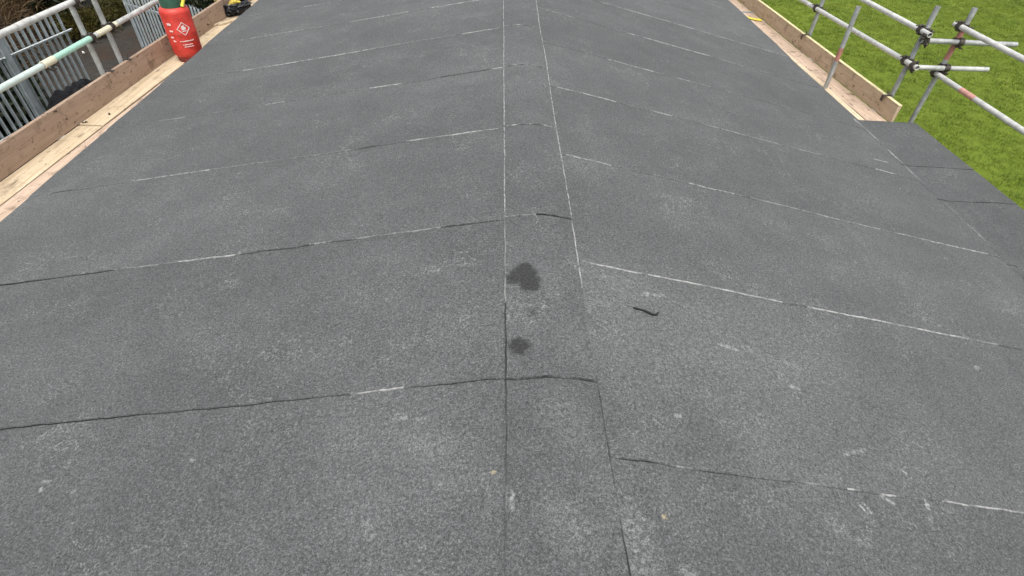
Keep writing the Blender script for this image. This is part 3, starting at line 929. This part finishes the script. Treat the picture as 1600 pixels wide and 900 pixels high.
rb = MB().tube((XI + .01, 5.62, -0.512), (XI + .02, 1.2, -0.532), RT, 16).build('guard_rail', M_WHITE, sr, 40)
pA, pB = Vector((XI + .01, 5.62, -0.512)), Vector((XI + .02, 1.2, -0.532))
paint_band(rb, pA.lerp(pB, 0.112), pA.lerp(pB, 0.160), M_PINK)
coupler(sr, (XO, 5.56, -0.063), (0, 0, 1), (XI, 5.56, -0.063), (0, 1, 0))
coupler(sr, (XO, 5.56, -0.512), (0, 0, 1), (XI + .01, 5.56, -0.512), (0, 1, 0))
o3 = MB().tube((XO + .03, 1.6, GZ + 0.006), (XO + .03, 1.6, 0.30), RT, 16).build('standard', M_GALVD, sr, 40)
MB().box((XO - .045, 1.525, GZ + .02), (XO + .105, 1.675, GZ + .026)).build('base_plate', M_GALVD, o3)
coupler(sr, (XO + .03, 1.6, -0.083), (0, 0, 1), (XI + .046, 1.6, -0.083), (0, 1, 0))
coupler(sr, (XO + .03, 1.6, -0.53), (0, 0, 1), (XI + .018, 1.6, -0.53), (0, 1, 0))
for y in (5.75, 7.3, 8.9, 10.5, 11.8):
    MB().tube((rx(y, .2), y, DZ - .0665), (rx(y, -.85), y, DZ - .0665), RT, 12).build('transom', M_GALVD, sr, 40)
rrail(5.4, 12.0, QI, DZ - .115, DZ - .115, M_GALVD, 'ledger')
for (a, b) in ((5.298, 9.19), (9.20, 12.0)):
    o = board_mesh(lambda y: rx(y, 0.019), a, b, 0.036, 0.185, DZ + 0.187, KR).build('toe_board', M_TOER, sr, 40)
    bevel(o, 0.003, 1)
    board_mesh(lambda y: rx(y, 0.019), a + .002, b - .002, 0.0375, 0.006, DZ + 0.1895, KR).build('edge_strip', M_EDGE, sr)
walk_board(lambda y: rx(y, -0.112), 5.22, 9.10, 0.218, M_DECKP, 'pinkish scaffold board along the right toe board, nearer end', None)
walk_board(lambda y: rx(y, -0.112), 9.12, 12.0, 0.218, M_DECKP, 'pinkish scaffold board along the right toe board, far end at the top edge', None)
walk_board(lambda y: rx(y, -0.342) + 0.012 * math.sin(y * 2.1), 5.20, 12.0, 0.222, M_DECKL, 'cream scaffold board against the right roof edge', None, DZ + 0.004)

# yellow strap across the right boards
st = MB()
pts = [(3.50, 8.86), (3.575, 8.82), (3.68, 8.72), (3.775, 8.69)]
for (a, b) in zip(pts, pts[1:]):
    for dz in (0.0,):
        st.add([(a[0], a[1] - .045, DZ + .010), (b[0], b[1] - .045, DZ + .010), (b[0], b[1] + .045, DZ + .010), (a[0], a[1] + .045, DZ + .010),
                (a[0], a[1] - .045, DZ + .016), (b[0], b[1] - .045, DZ + .016), (b[0], b[1] + .045, DZ + .016), (a[0], a[1] + .045, DZ + .016)],
               [(0, 3, 2, 1), (4, 5, 6, 7), (0, 1, 5, 4), (2, 3, 7, 6), (1, 2, 6, 5), (3, 0, 4, 7)])
tag(st.build('strap', M_YELL, loc=(3.62, 8.77, DZ + .01)), 'short yellow strap lying across the right scaffold boards', 'strap')

# ================================================================ GAS CYLINDER
CX, CY, CZ = -3.715, 6.40, DZ + 0.006
cy = thing('gas_cylinder', (CX, CY, CZ), 'red gas cylinder with white diamond mark standing on the left boards', 'gas cylinder')
Rr = 0.150
body = MB()
pr = [(0.0, 0.045), (0.10, 0.045), (0.130, 0.055), (0.146, 0.085), (Rr, 0.12), (Rr + .0025, 0.30), (Rr + .0025, 0.315), (Rr, 0.32)]
pr += [(Rr, 0.505)] + [(Rr - 0.050 * (1 - math.cos(t)), 0.505 + 0.055 * math.sin(t)) for t in (0.2, .45, .7, .95, 1.2, 1.4, 1.57)] + [(0.06, 0.572), (0.0, 0.575)]
body.lathe(pr, (CX, CY), 48)
body.v = [(x, y, z + CZ) for x, y, z in body.v]
bo = body.build('body', M_CYL, cy, 60)
ft = MB().lathe([(0.118, 0.0), (0.124, 0.0), (0.128, 0.052), (0.122, 0.052), (0.118, 0.0)], (CX, CY), 40); ft.v = [(x, y, z + CZ) for x, y, z in ft.v]
ft.build('foot_ring', M_CYLD, cy, 60)
sh = MB()
n = 40; vs = []; fs = []
for i in range(n + 1):
    a = 2 * math.pi * i / n
    for (r, z) in ((0.112, 0.548), (0.110, 0.79), (0.105, 0.79), (0.107, 0.548)):
        vs.append((CX + r * math.cos(a), CY + r * math.sin(a), CZ + z))
for i in range(n):
    for k in range(4):
        a = i * 4 + k; b = i * 4 + (k + 1) % 4
        fs.append((a, a + 4, b + 4, b))
sh.add(vs, fs).build('valve_guard', M_GREEN, cy, 60)
vv = MB().lathe([(0, .61), (.022, .61), (.022, .66), (.015, .67), (.015, .70), (.028, .70), (.028, .735), (0, .735)], (CX, CY), 16); vv.v = [(x, y, z + CZ) for x, y, z in vv.v]
vv.tube((CX, CY, CZ + .685), (CX + .06, CY - .03, CZ + .685), .013, 10, hollow=False)
vv.build('valve', M_BRONZE, cy, 40)
hz = [(CX + .115, CY - .03, CZ + .56), (CX + .135, CY + .03, CZ + .64), (CX + .125, CY + .05, CZ + .74), (CX + .10, CY + .05, CZ + .86), (CX + .03, CY + .06, CZ + .88)]
MB().path(hz, 0.018, 10).build('hose', M_YELL, cy, 60)
# white print on the body: diamond with a flame, lines of small print
az0 = math.atan2(-CY, -0.209 - CX)
def on_body(u, z, r=Rr + 0.0042):         # u = metres along the surface to the right as seen, from the facing line
    a = az0 + u / Rr
    return (CX + r * math.cos(a), CY + r * math.sin(a), CZ + z)
def print_poly(name, pts2, mat=M_PRINT):
    mb = MB(); nn = len(pts2)
    mb.add([on_body(u, z) for u, z in pts2] + [on_body(u, z, Rr - .001) for u, z in pts2], [tuple(range(nn))] + [(i, (i + 1) % nn, nn + (i + 1) % nn, nn + i) for i in range(nn)])
    return mb
du, dzc, hs_ = 0.028, 0.362, 0.068
dia = MB()
cor = [(0, hs_), (hs_, 0), (0, -hs_), (-hs_, 0)]
for i in range(4):
    (a0, b0), (a1, b1) = cor[i], cor[(i + 1) % 4]
    steps = 6
    for k in range(steps):
        t0, t1 = k / steps, (k + 1) / steps
        q = lambda t, s: (du + (a0 + (a1 - a0) * t) * s, dzc + (b0 + (b1 - b0) * t) * s)
        mm_ = print_poly('x', [q(t0, 1), q(t1, 1), q(t1, .88), q(t0, .88)])
        dia.add(mm_.v, mm_.f)
dia.build('diamond_outline', M_PRINT, bo)
print_poly('flame', [(du - .018, dzc - .008), (du + .018, dzc - .008), (du + .024, dzc + .012), (du + .012, dzc + .024), (du + .008, dzc + .042), (du - .004, dzc + .026), (du - .012, dzc + .034), (du - .022, dzc + .012)]).build('flame_mark', M_PRINT, bo)
print_poly('bar', [(du - .022, dzc - .018), (du + .022, dzc - .018), (du + .018, dzc - .026), (du - .018, dzc - .026)]).build('flame_mark', M_PRINT, bo)
for (u0, u1, z0, h) in ((-.045, .095, .232, .012), (-.03, .07, .196, .009), (-.02, .075, .174, .009), (-.125, -.085, .40, .026), (-.12, -.085, .335, .016), (-.13, -.10, .27, .016), (-.115, -.085, .232, .016)):
    k = u0
    while k < u1:
        w = random.uniform(.006, .014)
        x_ = print_poly('t', [(k, z0), (min(u1, k + w), z0), (min(u1, k + w), z0 + h * random.uniform(.6, 1)), (k, z0 + h * random.uniform(.6, 1))])
        x_.build('print_mark', M_PRINT, bo); k += w + .003

# ================================================================ BLACK BAG on the left boards
def lumpy(c, rx_, ry_, rz_, seed, amp, nu=48, nv=28, flat=0.0, crease=0.0, top=1.0):
    vs, fs = [], []
    for j in range(nv + 1):
        ph = -math.pi / 2 + (math.pi / 2 + math.pi / 2 * top) * j / nv
        for i in range(nu):
            th = 2 * math.pi * i / nu
            d = Vector((math.cos(ph) * math.cos(th), math.cos(ph) * math.sin(th), math.sin(ph)))
            k = 1 + amp * noise.noise(d * 2.1 + Vector((seed, 0, 0))) + crease * abs(noise.noise(d * 5.5 + Vector((0, seed, 0)))) + crease * 0.6 * abs(noise.noise(d * 12 + Vector((0, 0, seed))))
            p = Vector((d.x * rx_ * k, d.y * ry_ * k, d.z * rz_ * k))
            if p.z < -rz_ * (1 - flat): p.z = -rz_ * (1 - flat)
            vs.append((c[0] + p.x, c[1] + p.y, c[2] + p.z))
    for j in range(nv):
        for i in range(nu):
            i2 = (i + 1) % nu
            fs.append((j * nu + i, j * nu + i2, (j + 1) * nu + i2, (j + 1) * nu + i))
    mb = MB(); mb.add(vs, fs)
    return mb
BX, BY = -3.885, 8.17
bg_ = thing('rubble_bag', (BX, BY, DZ + .006), 'black plastic bag with yellow sacking inside on the left boards', 'bag')
lumpy((BX, BY, DZ + 0.006 + 0.075), 0.20, 0.24, 0.105, 3.3, 0.20, flat=0.28, crease=0.42, top=0.40).build('bag_body', M_BAG, bg_, 75)
lumpy((BX - .05, BY + .05, DZ + 0.105), 0.125, 0.155, 0.075, 7.1, 0.3, 36, 18, crease=0.55).build('sacking', M_YSACK, bg_, 75)
lumpy((BX - .03, BY + .06, DZ + 0.195), 0.06, 0.07, 0.035, 5.1, 0.3, 28, 14, crease=0.3).build('cloth', M_MAROON, bg_, 75)

# offcut of timber on the boards and other small things
oc = MB().add([(-3.90, 7.53, DZ + .007), (-3.80, 7.58, DZ + .007), (-3.72, 7.72, DZ + .007), (-3.86, 7.66, DZ + .007), (-3.90, 7.53, DZ + .030), (-3.80, 7.58, DZ + .030), (-3.72, 7.72, DZ + .030), (-3.86, 7.66, DZ + .030)],
              [(0, 3, 2, 1), (4, 5, 6, 7), (0, 1, 5, 4), (1, 2, 6, 5), (2, 3, 7, 6), (3, 0, 4, 7)])
tag(bevel(oc.build('timber_offcut', M_DECKL, loc=(-3.82, 7.62, DZ + .007)), .002, 1), 'small pale timber offcut on the left boards before the black bag', 'offcut')
# dark crumbs of felt by the board joint
for k, (x, y, s, lab) in enumerate(((-3.985, 4.75, .025, 'black felt scrap at the board joint, touching the left toe board'), (-3.86, 4.93, .012, 'tiny black felt scrap in the middle of the left boards'))):
    a = 0.5 + k
    ux, uy = math.cos(a) * s, math.sin(a) * s
    sm = MB(); pts3 = []
    for t in range(7):
        f = t / 6 - .5
        pts3.append((x + 2 * f * ux, y + 2 * f * uy, DZ + 0.012 + .008 * math.sin(t * 1.9)))
    sm.path(pts3, [0.002, .005, .006, .005, .007, .004, .002], 6)
    tag(sm.build('felt_scrap', M_BIT, loc=(x, y, DZ + .006), smooth=50), lab, 'scrap')
# twist of bitumen on the right slope
tw = [(0.362, 1.551), (0.372, 1.545), (0.388, 1.549), (0.408, 1.543), (0.425, 1.535), (0.444, 1.531), (0.460, 1.534), (0.468, 1.545), (0.474, 1.552)]
tm = MB()
tm.path([(x, y, roofz(x, y) + .0095 + .002 * math.sin(i * 2.1)) for i, (x, y) in enumerate(tw)], [.002, .0045, .0035, .0040, .0052, .0048, .0042, .003, .002], 7)
tag(tm.build('bitumen_scrap', M_BIT, loc=(0.42, 1.54, roofz(.42, 1.54) + .01), smooth=50), 'thin twisted black bitumen scrap lying on the right roof slope', 'scrap')

# ================================================================ LEFT YARD: PALISADE FENCES
def pale_mesh(H=1.9):
    xs = [-.034, -.021, -.010, .010, .021, .034]
    dp = [.000, .004, .016, .016, .004, .000]
    th = 0.003
    tops = [0.0, .030, .012, .012, .030, .0]
    rows = [(0.0, [0] * 6), (H - .085, [0] * 6)]
    mb = MB(); vs = []
    for sgn in (0, 1):
        for i in range(6): vs.append((xs[i], dp[i] - sgn * th, 0.0))
        for i in range(6): vs.append((xs[i], dp[i] - sgn * th, H - .085))
        # three splayed points
        vs += [(-.034, dp[0] - sgn * th - .010, H - .030), (-.0155, dp[1] - sgn * th - .004, H - .055), (0.0, .016 - sgn * th + .006, H), (.0155, dp[4] - sgn * th - .004, H - .055), (.034, dp[5] - sgn * th - .010, H - .030)]
    def quad(a, b, c, d): return (a, b, c, d)
    fs = []
    for base, fl in ((0, False), (17, True)):
        f = []
        for i in range(5): f.append((base + i, base + i + 1, base + 6 + i + 1, base + 6 + i))
        f += [(base + 6, base + 7, base + 13, base + 12), (base + 7, base + 8, base + 13), (base + 8, base + 9, base + 14), (base + 8, base + 14, base + 13), (base + 9, base + 15, base + 14), (base + 9, base + 10, base + 15), (base + 10, base + 11, base + 16, base + 15)]
        fs += [q[::-1] if fl else q for q in f]
    for a, b in ((0, 6), (6, 12), (11, 16), (5, 11)):
        fs.append((a, b, b + 17, a + 17))
    mb.add(vs, fs)
    return mb.mesh('pale', M_PALE)
PALE = pale_mesh()
def fence(a, b, pitch_, rail_side, label, posts, rails=(1.58, 0.45), skip_end=0.08):
    a, b = Vector((a[0], a[1], GZ)), Vector((b[0], b[1], GZ))
    d = (b - a).normalized(); L = (b - a).length; nrm = Vector((-d.y, d.x, 0)) * rail_side
    root = thing('palisade_fence', a, label, 'fence')
    ang = math.atan2(d.y, d.x)
    k = skip_end
    while k < L - 0.03:
        o = bpy.data.objects.new('pale', PALE); C.objects.link(o); o.parent = root
        o.location = d * k - nrm * 0.024 + Vector((0, 0, 0.05 + random.uniform(-.008, .008)))
        o.rotation_euler = (random.uniform(-.006, .006), random.uniform(-.008, .008), ang if rail_side < 0 else ang + math.pi)
        k += pitch_
    for z in rails:
        mb = MB()
        c = a + d * L / 2 + Vector((0, 0, z))
        mb.obox(c + nrm * 0.018, d * (L / 2), nrm * 0.022, Vector((0, 0, .003)))
        mb.obox(c - nrm * 0.001 - Vector((0, 0, .022)), d * (L / 2), nrm * 0.003, Vector((0, 0, .0195)))
        mb.build('rail', M_RAIL, root)
    for t in posts:
        p = a + d * t
        mb = MB()
        w, dep = 0.058, 0.05
        c = p + nrm * 0.075 + Vector((0, 0, 0.98))
        mb.obox(c, d * 0.004, nrm * 0.045, Vector((0, 0, .98)))
        mb.obox(c - nrm * 0.047, d * w, nrm * 0.003, Vector((0, 0, .98)))
        mb.obox(c + nrm * 0.047, d * w, nrm * 0.003, Vector((0, 0, .98)))
        po = mb.build('post', M_PALE, root)
        for z in rails: MB().obox(p + nrm * 0.055 + Vector((0, 0, z + .008)), d * 0.05, nrm * 0.035, Vector((0, 0, .005))).build('rail_cleat', M_RAIL, po)
    return root
fence((-9.35, 6.40), (-8.612, 11.42), 0.143, -1, 'grey palisade fence with pointed pales left of the scaffold', (0.05, 3.45))
fence((-8.46, 13.15), (-5.2, 11.315), 0.122, 1, 'grey palisade fence standing behind the red gas cylinder', (0.0, 3.6), skip_end=0.14)

# black tarpaulin heap inside the fence
tp = lumpy((-7.72, 9.75, GZ + .44), 0.62, 0.98, 0.66, 11.3, 0.30, 64, 32, flat=0.36, crease=0.16)
tag(tp.build('tarpaulin_heap', M_TARP, loc=(-7.72, 9.75, GZ + .01), smooth=70), 'black crumpled tarpaulin heap in the yard behind the left toe board', 'tarpaulin')
for (x, y, s, lab) in ((-11.3, 14.6, .03, 'small white scrap of litter on the ground nearest the moss'), (-10.7, 14.3, .028, 'tiny white scrap of litter on the bare yard between the standards'), (-12.4, 16.8, .06, 'white scrap of litter below the far bushes')):
    lm = lumpy((x, y, GZ + .05), s, s * .6, .03, x, 0.5, 14, 8, crease=0.5)
    tag(lm.build('litter', M_LITTER, loc=(x, y, GZ + .02), smooth=60), lab, 'litter')

# ---------------------------------------------------------------- shrubs
def cloud_mesh(name, pts, dirs, lens, wid, mat, parent, bend=0.3):
    """leaf blades: each a bent strip of two quads + tip, from pts along dirs"""
    N = len(pts)
    up = np.array([0.1, 0.2, 1.0])
    side = np.cross(dirs, rng.normal(0, 1, (N, 3))); side /= (np.linalg.norm(side, axis=1, keepdims=True) + 1e-9)
    L = lens[:, None]; w = wid[:, None]
    sag = np.zeros((N, 3)); sag[:, 2] = -bend * lens
    v = np.empty((N, 5, 3))
    v[:, 0] = pts - side * w * .4; v[:, 1] = pts + side * w * .4
    mid = pts + dirs * L * .5 + sag * .25
    v[:, 2] = mid + side * w; v[:, 3] = mid - side * w
    v[:, 4] = pts + dirs * L + sag
    rl = np.array(root_loc(parent))
    me = bpy.data.meshes.new(name)
    me.vertices.add(N * 5); me.vertices.foreach_set('co', (v - rl).reshape(-1))
    b0 = np.arange(N) * 5
    me.loops.add(N * 7); me.loops.foreach_set('vertex_index', np.stack([b0, b0 + 1, b0 + 2, b0 + 3, b0 + 3, b0 + 2, b0 + 4], 1).reshape(-1).astype(np.int32))
    me.polygons.add(N * 2); me.polygons.foreach_set('loop_start', np.stack([np.arange(N) * 7, np.arange(N) * 7 + 4], 1).reshape(-1).astype(np.int32))
    me.update(calc_edges=True); me.validate()
    me.materials.append(mat)
    o = bpy.data.objects.new(name, me); C.objects.link(o); o.parent = parent
    return o
M_DRY = leafmat('dry_stalks', (0.040, 0.024, 0.012), (0.150, 0.095, 0.045), 1.6, (0.26, 0.18, 0.09))
M_EVER = leafmat('evergreen_leaf', (0.008, 0.013, 0.006), (0.026, 0.036, 0.012), 1.4)
M_MOSS = leafmat('moss_leaf', (0.026, 0.027, 0.006), (0.105, 0.088, 0.018), 2.4)
M_STEM = plain('stem_bark', (0.05, 0.036, 0.025), 0.85, 0.3, 14)

def shrub(name, c, rad, hgt, n, mat, label, cat, leaf=(.10, .03), bend=0.2, upw=0.5, group=None, nstem=7):
    root = thing(name, (c[0], c[1], GZ), label, cat, group)
    stm = MB()
    tips = []
    for k in range(nstem):
        a = 2 * math.pi * k / nstem + random.uniform(-.4, .4); q = rad * random.uniform(.25, .7); h = hgt * random.uniform(.55, .9)
        p0 = Vector((c[0] + .06 * math.cos(a), c[1] + .06 * math.sin(a), GZ))
        p3 = Vector((c[0] + q * math.cos(a), c[1] + q * math.sin(a), GZ + h))
        pm = (p0 + p3) / 2 + Vector((random.uniform(-.1, .1), random.uniform(-.1, .1), .12 * hgt))
        stm.path([p0, p0.lerp(pm, .5), pm, pm.lerp(p3, .6), p3], [.03, .025, .02, .014, .006], 6)
        tips += [pm, p3, pm.lerp(p3, .5)]
    stm.build('stem', M_STEM, root, 60)
    nc = 26
    cen = []
    for k in range(nc):
        a = random.uniform(0, 6.283); q = rad * math.sqrt(random.random()) * .85
        z = hgt * (0.15 + 0.75 * random.random() * (1 - 0.45 * (q / rad) ** 2))
        cen.append((c[0] + q * math.cos(a), c[1] + q * math.sin(a), GZ + z))
    cen = np.array(cen)
    pick = rng.integers(0, nc, n)
    pts = cen[pick] + rng.normal(0, 1, (n, 3)) * np.array([rad * .2, rad * .2, hgt * .13])
    pts[:, 2] = np.maximum(pts[:, 2], GZ + 0.05)
    dirs = pts - np.array([c[0], c[1], GZ + hgt * .25]); dirs /= (np.linalg.norm(dirs, axis=1, keepdims=True) + 1e-6)
    dirs = dirs * .6 + rng.normal(0, .5, (n, 3)) + np.array([0, 0, upw]); dirs /= np.linalg.norm(dirs, axis=1, keepdims=True)
    cloud_mesh('foliage', pts, dirs, rng.uniform(.6, 1.3, n) * leaf[0], rng.uniform(.6, 1.2, n) * leaf[1], mat, root, bend)
    return root
shrub('dry_bush', (-12.1, 12.6), 1.25, 2.1, 3600, M_DRY, 'brown dead stalky bush at the top left corner behind the fence', 'bush', (.50, .011), .35, .7)
shrub('dry_bush', (-13.2, 14.6), 1.4, 2.2, 3600, M_DRY, 'brown dead stalky bush above the white left rail, right of the corner one', 'bush', (.50, .011), .35, .7)
shrub('evergreen_shrub', (-12.7, 16.4), 1.2, 1.7, 5200, M_EVER, 'dark evergreen shrub beside the brown bushes behind the fence', 'shrub', (.11, .03))
shrub('evergreen_shrub', (-12.6, 18.9), 1.6, 2.2, 6500, M_EVER, 'dark evergreen shrub at the top edge behind the mossy mound', 'shrub', (.11, .03))
shrub('evergreen_shrub', (-10.2, 19.6), 1.6, 2.3, 6500, M_EVER, 'dark evergreen shrub behind the post of the far palisade fence', 'shrub', (.11, .03))
shrub('evergreen_shrub', (-10.75, 11.0), 0.75, 1.0, 6500, M_EVER, 'black green shrub seen between the nearest pales at the left edge', 'shrub', (.14, .05))
shrub('evergreen_shrub', (-9.95, 10.15), 0.7, 0.8, 6000, M_EVER, 'low black green shrub behind the broad fence post', 'shrub', (.13, .045))
shrub('evergreen_shrub', (-9.95, 9.2), 0.7, 1.0, 6000, M_EVER, 'black green shrub nearest the camera behind the left edge pales', 'shrub', (.14, .05))
shrub('evergreen_shrub', (-7.6, 15.2), 1.5, 1.3, 7500, M_EVER, 'dark evergreen shrub showing through the pales behind the gas cylinder', 'shrub', (.13, .04))
shrub('mossy_shrub', (-11.5, 15.9), 0.85, 0.55, 6000, M_MOSS, 'low yellow green mossy mound left of the second standard', 'shrub', (.07, .02), .1, .3)
shrub('mossy_shrub', (-11.0, 17.2), 0.8, 0.5, 5200, M_MOSS, 'yellow green mossy mound farther back beside the far fence post', 'shrub', (.07, .02), .1, .3)
shrub('dry_bush', (-14.6, 11.6), 1.5, 2.4, 3400, M_DRY, 'brown dead stalky bush farthest into the top left corner', 'bush', (.52, .012), .35, .7)
